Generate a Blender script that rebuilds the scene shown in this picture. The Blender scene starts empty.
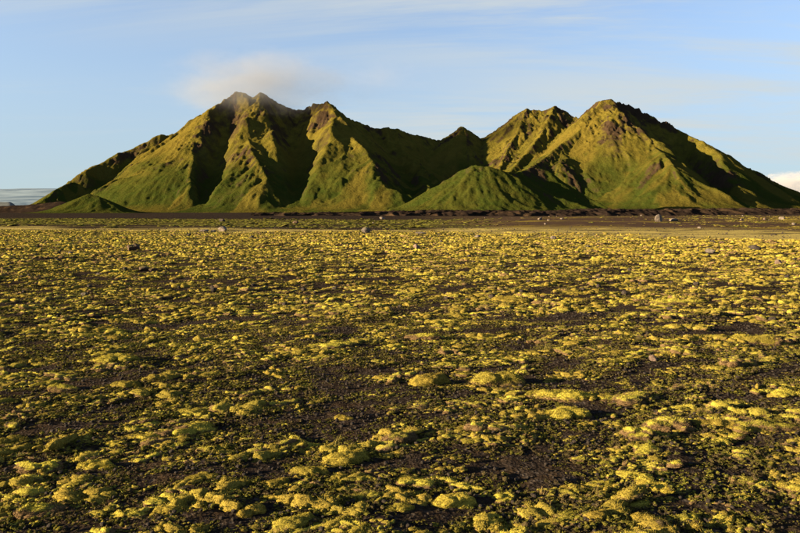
import bpy, math, random, time
import numpy as np
from mathutils import Vector, noise as mnoise
T0 = time.time()
random.seed(7)
rng = np.random.default_rng(7)
R = math.radians
scene = bpy.context.scene
col = scene.collection

# ------------------------------------------------------------------ camera
CAM_H, FPX, HORIZON = 1.6, 622.0, 210.0
PITCH = math.atan((266.5 - HORIZON) / FPX)
cam_d = bpy.data.cameras.new('camera')
cam_d.sensor_width = 36.0
cam_d.lens = 36.0 * FPX / 800.0
cam_d.clip_start, cam_d.clip_end = 0.1, 120000.0
cam = bpy.data.objects.new('camera', cam_d)
cam.location = (0, 0, CAM_H)
cam.rotation_euler = (math.pi / 2 - PITCH, 0, 0)
col.objects.link(cam)
scene.camera = cam

# ------------------------------------------------------------------ light
SUN_EL = 11.3
SUN_BACK = 15.0            # degrees the sun stands behind the camera's left
sx, sy = -math.cos(R(SUN_BACK)), -math.sin(R(SUN_BACK))
sun_dir = Vector((sx * math.cos(R(SUN_EL)), sy * math.cos(R(SUN_EL)), math.sin(R(SUN_EL))))
sun_d = bpy.data.lights.new('sun', 'SUN')
sun_d.energy = 5.0
sun_d.angle = R(0.5)
sun_d.color = (1.0, 0.74, 0.42)
sun = bpy.data.objects.new('sun', sun_d)
sun.rotation_euler = (-sun_dir).to_track_quat('-Z', 'Y').to_euler()
sun.location = (-50, -20, 60)
col.objects.link(sun)

# ------------------------------------------------------------------ node helper
class NT:
    def __init__(s, tree):
        s.t = tree
        s.n = tree.nodes
        s.l = tree.links
    def add(s, kind, **kw):
        n = s.n.new(kind)
        for k, v in kw.items():
            setattr(n, k, v)
        return n
    def put(s, sock, v):
        if isinstance(v, bpy.types.NodeSocket):
            s.l.new(v, sock)
        elif isinstance(v, (tuple, list)) and len(v) == 3 and sock.type == 'RGBA':
            sock.default_value = (*v, 1)
        else:
            sock.default_value = v
    def math(s, op, a, b=0.0, clamp=False):
        n = s.add('ShaderNodeMath', operation=op)
        n.use_clamp = clamp
        s.put(n.inputs[0], a); s.put(n.inputs[1], b)
        return n.outputs[0]
    def vmath(s, op, a, b=(0, 0, 0)):
        n = s.add('ShaderNodeVectorMath', operation=op)
        s.put(n.inputs[0], a); s.put(n.inputs[1], b)
        return n.outputs[0]
    def mix(s, f, a, b, blend='MIX'):
        n = s.add('ShaderNodeMix', data_type='RGBA', blend_type=blend)
        s.put(n.inputs['Factor'], f); s.put(n.inputs['A'], a) if False else None
        s.put(n.inputs[6], a); s.put(n.inputs[7], b)
        return n.outputs[2]
    def noise(s, vec, scale, detail=4.0, rough=0.55, dist=0.0, out=0, lac=2.0):
        n = s.add('ShaderNodeTexNoise')
        if vec is not None: s.put(n.inputs['Vector'], vec)
        n.inputs['Scale'].default_value = scale
        n.inputs['Detail'].default_value = detail
        n.inputs['Roughness'].default_value = rough
        n.inputs['Distortion'].default_value = dist
        n.inputs['Lacunarity'].default_value = lac
        return n.outputs[out]
    def ramp(s, f, lo, hi, a=0.0, b=1.0, smooth=True):
        n = s.add('ShaderNodeMapRange', interpolation_type='SMOOTHSTEP' if smooth else 'LINEAR')
        s.put(n.inputs[0], f)
        n.inputs[1].default_value = lo; n.inputs[2].default_value = hi
        n.inputs[3].default_value = a; n.inputs[4].default_value = b
        return n.outputs[0]
    def scalev(s, vec, xyz, loc=(0, 0, 0), rot=0.0):
        n = s.add('ShaderNodeMapping')
        s.put(n.inputs[0], vec)
        n.inputs[1].default_value = loc
        n.inputs[2].default_value = (0, 0, rot)
        n.inputs[3].default_value = xyz
        return n.outputs[0]
    def sep(s, vec):
        n = s.add('ShaderNodeSeparateXYZ'); s.put(n.inputs[0], vec)
        return n.outputs
    def attr(s, name, out='Fac'):
        n = s.add('ShaderNodeAttribute', attribute_name=name)
        return n.outputs[out]
    def bump(s, h, strength, dist, normal=None):
        n = s.add('ShaderNodeBump')
        n.inputs['Strength'].default_value = strength
        n.inputs['Distance'].default_value = dist
        s.put(n.inputs['Height'], h)
        if normal is not None: s.put(n.inputs['Normal'], normal)
        return n.outputs[0]

def new_mat(name):
    m = bpy.data.materials.new(name)
    m.use_nodes = True
    m.node_tree.nodes.clear()
    nt = NT(m.node_tree)
    out = nt.add('ShaderNodeOutputMaterial')
    return m, nt, out

def surface(nt, out, color, rough=0.9, normal=None, spec=0.2, sheen=0.0):
    b = nt.add('ShaderNodeBsdfPrincipled')
    nt.put(b.inputs['Base Color'], color)
    nt.put(b.inputs['Roughness'], rough)
    b.inputs['Specular IOR Level'].default_value = spec
    if sheen:
        b.inputs['Sheen Weight'].default_value = sheen
        b.inputs['Sheen Roughness'].default_value = 0.6
    if normal is not None: nt.put(b.inputs['Normal'], normal)
    nt.l.new(b.outputs[0], out.inputs['Surface'])
    return b

# ------------------------------------------------------------------ world
world = bpy.data.worlds.new('World')
scene.world = world
world.use_nodes = True
world.node_tree.nodes.clear()
w = NT(world.node_tree)
sky = w.add('ShaderNodeTexSky', sky_type='NISHITA')
sky.sun_disc = False
sky.sun_elevation = R(SUN_EL)
sky.sun_rotation = math.atan2(sx, sy)
sky.altitude = 600
sky.air_density = 0.50
sky.dust_density = 0.15
sky.ozone_density = 1.0
gen = w.add('ShaderNodeTexCoord').outputs['Generated']
dx, dy, dz = w.sep(gen)
zc = w.math('ADD', w.math('MAXIMUM', dz, 0.0), 0.07)
comb = w.add('ShaderNodeCombineXYZ')
w.put(comb.inputs[0], w.math('DIVIDE', dx, zc)); w.put(comb.inputs[1], w.math('DIVIDE', dy, zc))
plane = comb.outputs[0]
# high thin cloud on a flat layer: long streaks running across the view
streak = w.noise(w.scalev(plane, (0.20, 0.75, 1.0), (3.3, 3.4, 0), 0.30), 1.0, 8, 0.64, 0.9)
broad = w.noise(w.scalev(plane, (0.10, 0.22, 1.0), (1.15, 6.6, 2.0)), 1.0, 3, 0.5, 0.2)
m1 = w.math('MULTIPLY', w.ramp(streak, 0.40, 0.62), w.ramp(broad, 0.34, 0.54))
m1 = w.math('MULTIPLY', m1, w.ramp(dz, 0.015, 0.10))
cirrus_rgb = (1.72, 1.87, 1.90)
veil = w.math('MULTIPLY', w.ramp(dz, 0.0, 0.50, 1.0, 0.0), 0.93)     # thin milky veil that thickens towards the horizon
c = w.mix(veil, sky.outputs[0], (1.20, 1.48, 1.56))
c = w.mix(w.math('MULTIPLY', m1, 0.95), c, cirrus_rgb)
bg = w.add('ShaderNodeBackground')
w.put(bg.inputs[0], c)
bg.inputs[1].default_value = 0.05
wo = w.add('ShaderNodeOutputWorld')
w.l.new(bg.outputs[0], wo.inputs[0])

vs = scene.view_settings
vs.view_transform = 'Standard'
vs.look = 'None'
vs.exposure = 2.9
vs.gamma = 1.0
vs.use_curve_mapping = False
scene.cycles.max_bounces = 6
scene.cycles.volume_bounces = 3
scene.cycles.use_denoising = True
scene.cycles.volume_step_rate = 1.0
scene.cycles.volume_max_steps = 256

# ------------------------------------------------------------------ numeric helpers
def hash2(ix, iy, seed):
    h = (ix.astype(np.int64) * 374761393 + iy.astype(np.int64) * 668265263 + seed * 982451653) & 0xFFFFFFFF
    h = ((h ^ (h >> 13)) * 1274126177) & 0xFFFFFFFF
    h = h ^ (h >> 16)
    return (h & 0xFFFFFF) / float(0xFFFFFF)

def vnoise(x, y, seed=0):
    x = np.asarray(x, float); y = np.asarray(y, float)
    ix = np.floor(x); iy = np.floor(y)
    fx = x - ix; fy = y - iy
    ux = fx * fx * fx * (fx * (fx * 6 - 15) + 10); uy = fy * fy * fy * (fy * (fy * 6 - 15) + 10)
    a = hash2(ix, iy, seed); b = hash2(ix + 1, iy, seed)
    c_ = hash2(ix, iy + 1, seed); d = hash2(ix + 1, iy + 1, seed)
    return (a * (1 - ux) + b * ux) * (1 - uy) + (c_ * (1 - ux) + d * ux) * uy

def fbm(x, y, octs=4, seed=0, gain=0.5, ridged=False):
    t = 0.0; a = 1.0; n = 0.0
    for o in range(octs):
        v = vnoise(x * 2.03 ** o + 17.3 * o, y * 2.03 ** o - 9.1 * o, seed + o * 7)
        if ridged: v = 1 - np.abs(2 * v - 1)
        t = t + a * v; n += a; a *= gain
    return t / n

def sstep(x, a, b):
    t = np.clip((x - a) / (b - a), 0, 1)
    return t * t * (3 - 2 * t)

CT, ST = math.cos(PITCH), math.sin(PITCH)
def at(px, py, Y):
    """point at depth Y seen in the photograph at (px, py)"""
    u = (px - 400) / FPX; v = (266.5 - py) / FPX
    d = (u, CT + v * ST, -ST + v * CT)
    k = Y / d[1]
    return np.array([d[0] * k, Y, CAM_H + d[2] * k])

def mesh_obj(name, verts, faces, mat, parent=None, smooth=True, attrs=None, link=True):
    me = bpy.data.meshes.new(name)
    verts = np.asarray(verts, dtype=np.float32)
    faces = np.asarray(faces, dtype=np.int32)
    k = faces.shape[1]
    me.vertices.add(len(verts)); me.vertices.foreach_set('co', verts.ravel())
    me.loops.add(faces.size); me.loops.foreach_set('vertex_index', faces.ravel())
    me.polygons.add(len(faces))
    me.polygons.foreach_set('loop_start', np.arange(0, faces.size, k, dtype=np.int32))
    if smooth: me.polygons.foreach_set('use_smooth', np.ones(len(faces), dtype=bool))
    me.update(calc_edges=True)
    for an, av in (attrs or {}).items():
        a = me.attributes.new(an, 'FLOAT', 'POINT')
        a.data.foreach_set('value', np.asarray(av, dtype=np.float32).ravel())
    if mat: me.materials.append(mat)
    o = bpy.data.objects.new(name, me)
    if link: col.objects.link(o)
    if parent: o.parent = parent
    return o

def grid_faces(ny, nx):
    i = np.arange(ny * nx).reshape(ny, nx)
    return np.stack([i[:-1, :-1], i[:-1, 1:], i[1:, 1:], i[1:, :-1]], -1).reshape(-1, 4)

# ------------------------------------------------------------------ ground shape
def ground_z(x, y):
    d = np.hypot(x, y)
    near = 1 - sstep(d, 60, 140)
    z = (fbm(x / 3.1, y / 2.3, 3, 11) - 0.5) * 0.16 * near
    z = z + (fbm(x / 0.55, y / 0.42, 3, 12) - 0.5) * 0.055 * (1 - sstep(d, 25, 60))
    z = z + (fbm(x / 0.12, y / 0.10, 2, 13) - 0.5) * 0.022 * (1 - sstep(d, 9, 22))
    # bank on the right: rises to a low crest in front of the lava ridge
    side = sstep(x / np.maximum(y, 1.0), 0.0, 0.32)
    bank = sstep(y, 44, 90) * (1 - sstep(y, 96, 135))
    z = z + side * bank * (0.62 + 0.5 * (fbm(x / 26, y / 18, 3, 14) - 0.5))
    z = z + sstep(d, 70, 160) * (1 - sstep(d, 600, 1200)) * (fbm(x / 45, y / 60, 3, 15) - 0.5) * 0.7
    z = z - sstep(d, 200, 900) * 2.5
    return z

GROUND_EDGE = lambda x, y: y + 0.28 * x + 0.45 * x * np.maximum(x, 0) / np.maximum(y, 1.0) + (fbm(x / 14.0, y / 9.0, 3, 21) - 0.5) * 14   # where the moss field ends

def build_ground():
    rr = [0.4]
    while rr[-1] < 62: rr.append(rr[-1] * 1.0115)
    while rr[-1] < 60000: rr.append(rr[-1] * 1.035)
    rr = np.array(rr)
    th = np.concatenate([np.arange(-48, 48, 0.2), np.arange(48, 312, 4.0)])
    th = np.radians(90 - th)
    nr, nt_ = len(rr), len(th)
    X = rr[:, None] * np.cos(th)[None]; Y = rr[:, None] * np.sin(th)[None]
    Z = ground_z(X, Y)
    i = np.arange(nr * nt_).reshape(nr, nt_)
    j = np.roll(i, -1, axis=1)
    f = np.stack([i[:-1], i[1:], j[1:], j[:-1]], -1).reshape(-1, 4)
    v = np.stack([X, Y, Z], -1).reshape(-1, 3)
    D = np.hypot(X, Y)
    e = GROUND_EDGE(X, Y)
    field = (1 - sstep(e, 40, 46)) * sstep(D, 16, 34)
    right = sstep(X / np.maximum(Y, 1), -0.02, 0.2)
    grass = sstep(e, 41, 45) * (1 - sstep(e, 47 + 10 * right, 52 + 14 * right))                      # pale grassy strip beyond the moss
    green = sstep(e, 54, 62) * (1 - sstep(e, 86, 104)) * (1 - right)       # greener flats, left
    o = mesh_obj('ground', v, f, mat_ground(), attrs={'field': field, 'grass': grass, 'green': green,
                 'bank': right * sstep(e, 56, 66) * (1 - sstep(Y, 150, 200))})
    o['kind'] = 'structure'
    return o

def mat_ground():
    m, nt, out = new_mat('dark_gravel_ground')
    pos = nt.add('ShaderNodeNewGeometry').outputs['Position']
    fine = nt.noise(pos, 38, 4, 0.65)
    mid = nt.noise(pos, 5.0, 4, 0.6)
    vor = nt.add('ShaderNodeTexVoronoi'); nt.put(vor.inputs['Vector'], pos); vor.inputs['Scale'].default_value = 45
    soil = nt.mix(nt.ramp(fine, 0.3, 0.7), (0.006, 0.005, 0.0044), (0.022, 0.017, 0.0142))
    stone = nt.mix(nt.ramp(nt.sep(vor.outputs['Color'])[0], 0.80, 0.95), soil, (0.034, 0.029, 0.026))
    base = nt.mix(nt.ramp(mid, 0.5, 0.62, 0, 0.45), stone, (0.030, 0.020, 0.011))
    # beyond the cushions one can tell apart the moss cover is colour only
    sp = nt.scalev(pos, (0.5, 0.9, 0.5))
    cov = nt.noise(sp, 6.0, 6, 0.68)
    mosscol = nt.mix(nt.ramp(nt.noise(pos, 0.9, 3), 0.35, 0.65), (0.1275, 0.0978, 0.0187), (0.0850, 0.0808, 0.0170))
    fieldm = nt.math('MULTIPLY', nt.attr('field'), nt.ramp(cov, 0.50, 0.60, 0, 0.8))
    c1 = nt.mix(fieldm, base, mosscol)
    gr = nt.noise(nt.scalev(pos, (0.10, 0.5, 1)), 1.0, 5, 0.65)
    c2 = nt.mix(nt.math('MULTIPLY', nt.attr('grass'), nt.ramp(gr, 0.34, 0.52)), c1, (0.20, 0.165, 0.055))
    gn = nt.noise(nt.scalev(pos, (0.06, 0.12, 1)), 1.0, 6, 0.72)
    c3 = nt.mix(nt.math('MULTIPLY', nt.attr('green'), nt.ramp(gn, 0.40, 0.56)), c2, (0.065, 0.062, 0.015))
    bk = nt.noise(nt.scalev(pos, (0.06, 0.10, 1)), 1.0, 7, 0.7)
    c4 = nt.mix(nt.math('MULTIPLY', nt.attr('bank'), 0.75), c3, (0.042, 0.028, 0.020))
    c4 = nt.mix(nt.math('MULTIPLY', nt.attr('bank'), nt.ramp(bk, 0.50, 0.62)), c4, (0.0975, 0.0750, 0.0180))
    bmp = nt.bump(fine, 0.8, 0.02, nt.bump(vor.outputs['Distance'], 0.5, 0.02))
    surface(nt, out, c4, 1.0, bmp, 0.0)
    return m

# ------------------------------------------------------------------ mountains
def ridge_height(X, Y, ridges, k=7.0):
    """height of a massif from its ridge lines; returns z, gully coordinate and distance to the ridge that rules there"""
    best = np.full(X.shape, -1e3); S = np.zeros(X.shape); D = np.zeros(X.shape)
    zs = np.full(X.shape, -1e3)
    run = 0.0
    for pts, m in ridges:
        p3 = np.array([at(*p) for p in pts])
        cur = np.full(X.shape, -1e3)
        for a, b in zip(p3[:-1], p3[1:]):
            ab = b[:2] - a[:2]; L = np.hypot(*ab)
            t = np.clip(((X - a[0]) * ab[0] + (Y - a[1]) * ab[1]) / (L * L), 0, 1)
            qx = X - (a[0] + t * ab[0]); qy = Y - (a[1] + t * ab[1])
            d = np.hypot(qx, qy)
            z = a[2] + t * (b[2] - a[2]) - m * d * (1 - 0.10 * np.clip(d / 200, 0, 1))
            side = np.sign(ab[0] * qy - ab[1] * qx)
            ang = np.arctan2(qy, qx)
            w_ = z > best
            S = np.where(w_, run + t * L + ang * 25 + side * 500, S)
            D = np.where(w_, d, D)
            best = np.where(w_, z, best)
            cur = np.maximum(cur, z)
            run += L
        run += 777
        h = np.clip(0.5 + 0.5 * (cur - zs) / k, 0, 1)
        zs = zs * (1 - h) + cur * h + k * h * (1 - h)
    return zs, S, D

def carve(Z, X, Y, valleys, k=8.0):
    for pts, m in valleys:
        p3 = np.array([at(*p) for p in pts])
        cut = np.full(X.shape, 1e4)
        for a, b in zip(p3[:-1], p3[1:]):
            ab = b[:2] - a[:2]; L = np.hypot(*ab)
            t = np.clip(((X - a[0]) * ab[0] + (Y - a[1]) * ab[1]) / (L * L), 0, 1)
            d = np.hypot(X - (a[0] + t * ab[0]), Y - (a[1] + t * ab[1]))
            cut = np.minimum(cut, a[2] + t * (b[2] - a[2]) + m * d)
        h = np.clip(0.5 + 0.5 * (Z - cut) / k, 0, 1)
        Z = Z * (1 - h) + cut * h - k * h * (1 - h)
    return Z

def blur(a):
    p = np.pad(a, 1, mode='edge')
    return (p[:-2, 1:-1] + p[2:, 1:-1] + p[1:-1, :-2] + p[1:-1, 2:] + 4 * p[1:-1, 1:-1]) / 8

def erode(Z, cell, n_batches, per, steps=60, seed=3, strength=0.35):
    """many raindrops at once: each runs downhill, cuts where it speeds up and drops its load where it slows"""
    r = np.random.default_rng(seed)
    H = Z / cell
    ny, nx = H.shape
    flow = np.zeros_like(H)
    for b in range(n_batches):
        x = r.uniform(2, nx - 3, per); y = r.uniform(2, ny - 3, per)
        vx = np.zeros(per); vy = np.zeros(per); sed = np.zeros(per); wat = np.ones(per)
        dH = np.zeros_like(H)
        for s in range(steps):
            ix = x.astype(int); iy = y.astype(int); fx = x - ix; fy = y - iy
            a = H[iy, ix]; b_ = H[iy, ix + 1]; c_ = H[iy + 1, ix]; d = H[iy + 1, ix + 1]
            gx = (b_ - a) * (1 - fy) + (d - c_) * fy
            gy = (c_ - a) * (1 - fx) + (d - b_) * fx
            h0 = (a * (1 - fx) + b_ * fx) * (1 - fy) + (c_ * (1 - fx) + d * fx) * fy
            vx = vx * 0.25 - gx * 0.75; vy = vy * 0.25 - gy * 0.75
            n = np.hypot(vx, vy) + 1e-6
            vx /= n; vy /= n
            nx_ = np.clip(x + vx, 2, nx - 3); ny_ = np.clip(y + vy, 2, ny - 3)
            jx = nx_.astype(int); jy = ny_.astype(int); hx = nx_ - jx; hy = ny_ - jy
            h1 = (H[jy, jx] * (1 - hx) + H[jy, jx + 1] * hx) * (1 - hy) + (H[jy + 1, jx] * (1 - hx) + H[jy + 1, jx + 1] * hx) * hy
            dh = h1 - h0
            cap = np.maximum(-dh, 0.01) * wat * 1.6
            dep = np.where(dh > 0, np.minimum(dh, sed), np.where(sed > cap, (sed - cap) * 0.25, -np.minimum((cap - sed) * strength, np.maximum(-dh, 0) * 0.5)))
            sed = sed - dep
            for (oy, ox, wt) in ((0, 0, (1 - fx) * (1 - fy)), (0, 1, fx * (1 - fy)), (1, 0, (1 - fx) * fy), (1, 1, fx * fy)):
                np.add.at(dH, (iy + oy, ix + ox), dep * wt * 0.35)
                if s > 4: np.add.at(flow, (iy + oy, ix + ox), wt * wat)
            wat *= 0.985
            x, y = nx_, ny_
        H = H + np.clip(blur(dH), -0.30, 0.20)
        H = H * 0.97 + blur(H) * 0.03
    return H * cell, flow

def upsample(Z, xs, ys, X2, Y2):
    fx = np.clip((X2 - xs[0]) / (xs[1] - xs[0]), 0, len(xs) - 1.001); fy = np.clip((Y2 - ys[0]) / (ys[1] - ys[0]), 0, len(ys) - 1.001)
    ix = fx.astype(int); iy = fy.astype(int); fx = fx - ix; fy = fy - iy
    return (Z[iy, ix] * (1 - fx) + Z[iy, ix + 1] * fx) * (1 - fy) + (Z[iy + 1, ix] * (1 - fx) + Z[iy + 1, ix + 1] * fx) * fy

def massif(name, ridges, bounds, mat, cell=3.0, fine=2.0, batches=22, per=8000, base=-3.4, seed=1, gully=8.0, back=None, flare=16.0, craggy=1.0, valleys=()):
    x0, x1, y0, y1 = bounds
    xs = np.arange(x0, x1, cell); ys = np.arange(y0, y1, cell)
    X, Y = np.meshgrid(xs, ys)
    wx = (fbm(X / 70, Y / 70, 4, seed) - 0.5) * 34; wy = (fbm(X / 70, Y / 70, 4, seed + 50) - 0.5) * 34
    Z, S, D = ridge_height(X + wx * 0.35, Y + wy * 0.35, ridges)
    Z = carve(Z, X + wx * 0.35, Y + wy * 0.35, valleys)
    amp = np.clip(D / 55, 0, 1)
    g = fbm(S / 46 + 3, D / 260, 4, seed + 5, 0.72, ridged=True)
    Z = Z + (g - 0.60) * gully * 3.4 * amp
    Z = Z + (fbm(X / 38, Y / 38, 4, seed + 9) - 0.5) * gully * 1.1
    Z = np.where(Z > flare, Z, flare * np.exp((np.minimum(Z, flare) - flare) / flare))
    streak = fbm(S / 11, D / 150, 4, seed + 60, 0.6)
    ribs = (fbm(S / 19 + 9, D / 110, 4, seed + 70, 0.7, ridged=True) - 0.6) * np.clip(D / 30, 0, 1)
    Z, flow = erode(Z, cell, batches, per, seed=seed)
    flow = np.log1p(flow) ; flow = flow / flow.max()
    fx = np.arange(x0, x1 - cell, fine)
    yb = back or y1
    fy = np.concatenate([np.arange(y0, yb, fine), np.arange(yb, y1 - cell, fine * 4)])
    X2, Y2 = np.meshgrid(fx, fy)
    Z2 = upsample(Z, xs, ys, X2, Y2); F2 = upsample(flow, xs, ys, X2, Y2)
    K2 = upsample(streak, xs, ys, X2, Y2)
    Z2 = Z2 + upsample(ribs, xs, ys, X2, Y2) * gully * 0.8 * sstep(Z2, 3, 30)
    gx = np.gradient(Z2, axis=1) / fine; gy = np.gradient(Z2, axis=0) / np.gradient(fy)[:, None]
    slope = np.hypot(gx, gy)
    crag = sstep(fbm(X2 / 60, Y2 / 60, 3, seed + 20), 0.50, 0.66) * sstep(slope, 0.5, 0.9) * sstep(Z2, 15, 70)
    Z2 = Z2 + (fbm(X2 / 9, Y2 / 9, 4, seed + 30, 0.6, ridged=True) - 0.6) * (1.7 + 9.0 * crag * craggy) * sstep(Z2, 2, 25)
    Z2 = Z2 + (fbm(X2 / 17, Y2 / 17, 4, seed + 31, 0.6, ridged=True) - 0.6) * 11 * sstep(Z2, 150, 235) * craggy
    Z2 = Z2 + base
    o = mesh_obj(name, np.stack([X2, Y2, Z2], -1).reshape(-1, 3), grid_faces(len(fy), len(fx)), mat,
                 attrs={'flow': F2, 'crag': crag, 'slope': slope, 'streak': K2})
    o['kind'] = 'structure'
    return o

def mat_mountain(name, top, yellow=1.0, lush=0.0):
    m, nt, out = new_mat(name)
    pos = nt.add('ShaderNodeNewGeometry').outputs['Position']
    h = nt.math('DIVIDE', nt.sep(pos)[2], top)
    n1 = nt.noise(pos, 0.012, 5, 0.6)
    n2 = nt.noise(pos, 0.055, 6, 0.65)
    n3 = nt.noise(pos, 0.30, 5, 0.65)
    hh = nt.math('ADD', h, nt.math('MULTIPLY', nt.math('SUBTRACT', n1, 0.5), 0.6))
    moss = nt.mix(nt.ramp(hh, 0.14 + lush, 0.62 + lush), (0.0175, 0.0265, 0.0045), (0.078, 0.066, 0.0110))
    st = nt.attr('streak')
    moss = nt.mix(nt.ramp(n2, 0.3, 0.7), moss, nt.mix(0.6, moss, (0.028, 0.028, 0.005)))
    moss = nt.mix(nt.ramp(st, 0.45, 0.70, 0, max(0.1, 0.5 - 0.7 * lush)), moss, (0.078, 0.058, 0.011))
    brown = nt.mix(n3, (0.018, 0.0118, 0.008), (0.038, 0.0255, 0.016))
    sc = nt.math('ADD', nt.math('MULTIPLY', nt.ramp(nt.attr('slope'), 0.72, 1.25), 0.26), nt.math('MULTIPLY', nt.ramp(hh, 0.50, 1.10), 0.36))
    sc = nt.math('ADD', sc, nt.math('MULTIPLY', nt.attr('crag'), 0.30))
    sc = nt.math('ADD', sc, nt.math('MULTIPLY', nt.ramp(nt.attr('flow'), 0.55, 0.85), 0.25))
    sc = nt.math('ADD', sc, nt.math('MULTIPLY', nt.math('SUBTRACT', n2, 0.5), 0.6))
    sc = nt.math('ADD', sc, nt.math('MULTIPLY', nt.math('SUBTRACT', 0.5, st), 1.3))
    c = nt.mix(nt.ramp(sc, 0.18, 0.62), moss, brown)
    c = nt.mix(nt.math('MULTIPLY', nt.ramp(n3, 0.40, 0.6), 0.35), c, nt.mix(0.6, c, (0.018, 0.017, 0.007)))
    b1 = nt.bump(n3, 0.9, 2.4)
    b2 = nt.bump(nt.noise(pos, 1.1, 4, 0.65), 0.7, 0.7, b1)
    surface(nt, out, c, 1.0, b2, 0.0)
    return m

LEFT = [
    ([(235, 86, 1420), (222, 93, 1430), (210, 106, 1440), (190, 120, 1440), (160, 142, 1420), (130, 155, 1375), (100, 168, 1310), (80, 176, 1260), (60, 185, 1215), (45, 194, 1180), (28, 206, 1140)], 0.85),
    ([(214, 105, 1425), (205, 115, 1370), (196, 127, 1300), (178, 146, 1260), (135, 167, 1220), (89, 192, 1170)], 0.80),
    ([(196, 127, 1300), (193, 150, 1205), (196, 175, 1115), (193, 207, 1040)], 0.75),
    ([(235, 86, 1420), (240, 103, 1390), (246, 119, 1340), (244, 133, 1285), (251, 143, 1220), (258, 160, 1150), (267, 174, 1100), (276, 190, 1065), (282, 208, 1020)], 0.72),
    ([(235, 86, 1420), (243, 89, 1425), (250, 96, 1425), (258, 98, 1425), (264, 88, 1430), (268, 90, 1430), (275, 100, 1435), (285, 105, 1445), (298, 106, 1450), (304, 99, 1430), (311, 86, 1415), (318, 97, 1420), (327, 107, 1430), (345, 116, 1450), (370, 121, 1480), (395, 128, 1510), (420, 134, 1540), (440, 138, 1570), (455, 130, 1560), (463, 122, 1540), (475, 130, 1560), (495, 134, 1600)], 0.85),
    ([(265, 91, 1430), (270, 110, 1380), (266, 127, 1330), (256, 142, 1260)], 0.85),
    ([(311, 86, 1415), (311, 108, 1385), (310, 125, 1345)], 1.0),
    ([(322, 104, 1425), (338, 116, 1390), (352, 135, 1290), (375, 152, 1195), (393, 166, 1130), (402, 182, 1085), (397, 208, 1020)], 0.62),
    ([(395, 128, 1510), (402, 150, 1400), (425, 167, 1280), (440, 180, 1190), (437, 206, 1080)], 0.72),
    ([(463, 122, 1540), (466, 140, 1480), (474, 155, 1420), (480, 172, 1340)], 0.85),
]
RIGHT = [
    ([(478, 142, 1640), (492, 130, 1600), (505, 121, 1590), (515, 113, 1580), (525, 108, 1570), (540, 108, 1570), (553, 105, 1560), (562, 108, 1560), (570, 113, 1550), (577, 117, 1530), (585, 109, 1500), (592, 102, 1470), (600, 98, 1450), (606, 95, 1440), (615, 94, 1440), (625, 94, 1440), (635, 96, 1440), (643, 105, 1440), (648, 116, 1440), (653, 124, 1440), (662, 132, 1440), (675, 138, 1440), (685, 143, 1440), (693, 150, 1440), (697, 142, 1440), (701, 144, 1440), (706, 156, 1445), (715, 156, 1450), (724, 152, 1450), (730, 153, 1450), (739, 165, 1450), (750, 178, 1450), (760, 190, 1440), (780, 209, 1430)], 0.80),
    ([(604, 96, 1440), (611, 97, 1405), (624, 99, 1395), (637, 103, 1405), (645, 112, 1425)], 1.0),
    ([(525, 108, 1570), (518, 125, 1500), (508, 145, 1420), (500, 165, 1340)], 0.85),
    ([(553, 105, 1560), (548, 120, 1490), (536, 140, 1410), (520, 158, 1330), (505, 172, 1260)], 0.85),
    ([(603, 98, 1445), (592, 116, 1390), (577, 129, 1360), (560, 142, 1320), (545, 154, 1270), (530, 164, 1200), (520, 176, 1140)], 0.75),
    ([(615, 99, 1440), (622, 118, 1370), (620, 132, 1320), (600, 143, 1290), (575, 150, 1270), (560, 160, 1230)], 0.80),
    ([(647, 120, 1440), (640, 129, 1370), (648, 139, 1290), (661, 150, 1210), (671, 161, 1150), (680, 175, 1100), (692, 190, 1055), (702, 207, 1010)], 0.62),
    ([(672, 139, 1420), (695, 160, 1340), (720, 176, 1280), (744, 194, 1210), (766, 210, 1150)], 0.75),
]
LEFT_V = [
    ([(203, 122, 1425), (170, 147, 1395), (130, 170, 1320), (105, 187, 1260), (88, 199, 1210), (72, 210, 1170)], 0.9),
    ([(226, 136, 1325), (219, 150, 1270), (213, 172, 1200), (207, 192, 1125), (201, 210, 1040)], 1.15),
    ([(296, 122, 1420), (294, 140, 1370), (297, 155, 1310), (300, 172, 1230), (297, 192, 1140), (293, 210, 1040)], 1.15),
    ([(380, 142, 1450), (392, 158, 1380), (406, 180, 1270), (411, 194, 1180), (411, 210, 1070)], 0.95),
    ([(487, 142, 1570), (488, 162, 1440), (484, 182, 1300)], 0.9),
]
RIGHT_V = [
    ([(572, 125, 1510), (554, 143, 1430), (535, 160, 1350), (515, 174, 1270)], 1.0),
    ([(538, 116, 1550), (530, 135, 1460), (515, 158, 1360)], 1.1),
    ([(580, 165, 1240), (592, 188, 1120), (612, 210, 1000)], 0.7),
    ([(680, 165, 1330), (700, 180, 1260), (720, 195, 1170), (738, 210, 1080)], 1.0),
]
HILL = [
    ([(456, 176, 915), (461, 166, 895), (475, 162, 885), (486, 163, 882), (496, 165, 880), (507, 168, 878), (520, 174, 868), (545, 188, 855), (575, 198, 840), (600, 207, 820)], 0.66),
    ([(507, 170, 880), (520, 168, 905), (534, 163, 930), (548, 166, 928), (562, 176, 915), (588, 193, 885), (615, 208, 850)], 0.72),
    ([(475, 162, 885), (462, 180, 850), (440, 198, 820), (420, 210, 795)], 0.62),
]
MOUND = [
    ([(60, 207, 880), (76, 196, 890), (88, 191, 900), (98, 194, 895), (112, 202, 880), (124, 211, 860)], 0.45),
]
DARKRISE = [
    ([(-60, 206, 940), (0, 204, 945), (25, 203, 950), (45, 201, 955), (62, 199, 960), (75, 201, 960), (90, 206, 960)], 0.35),
]

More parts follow.
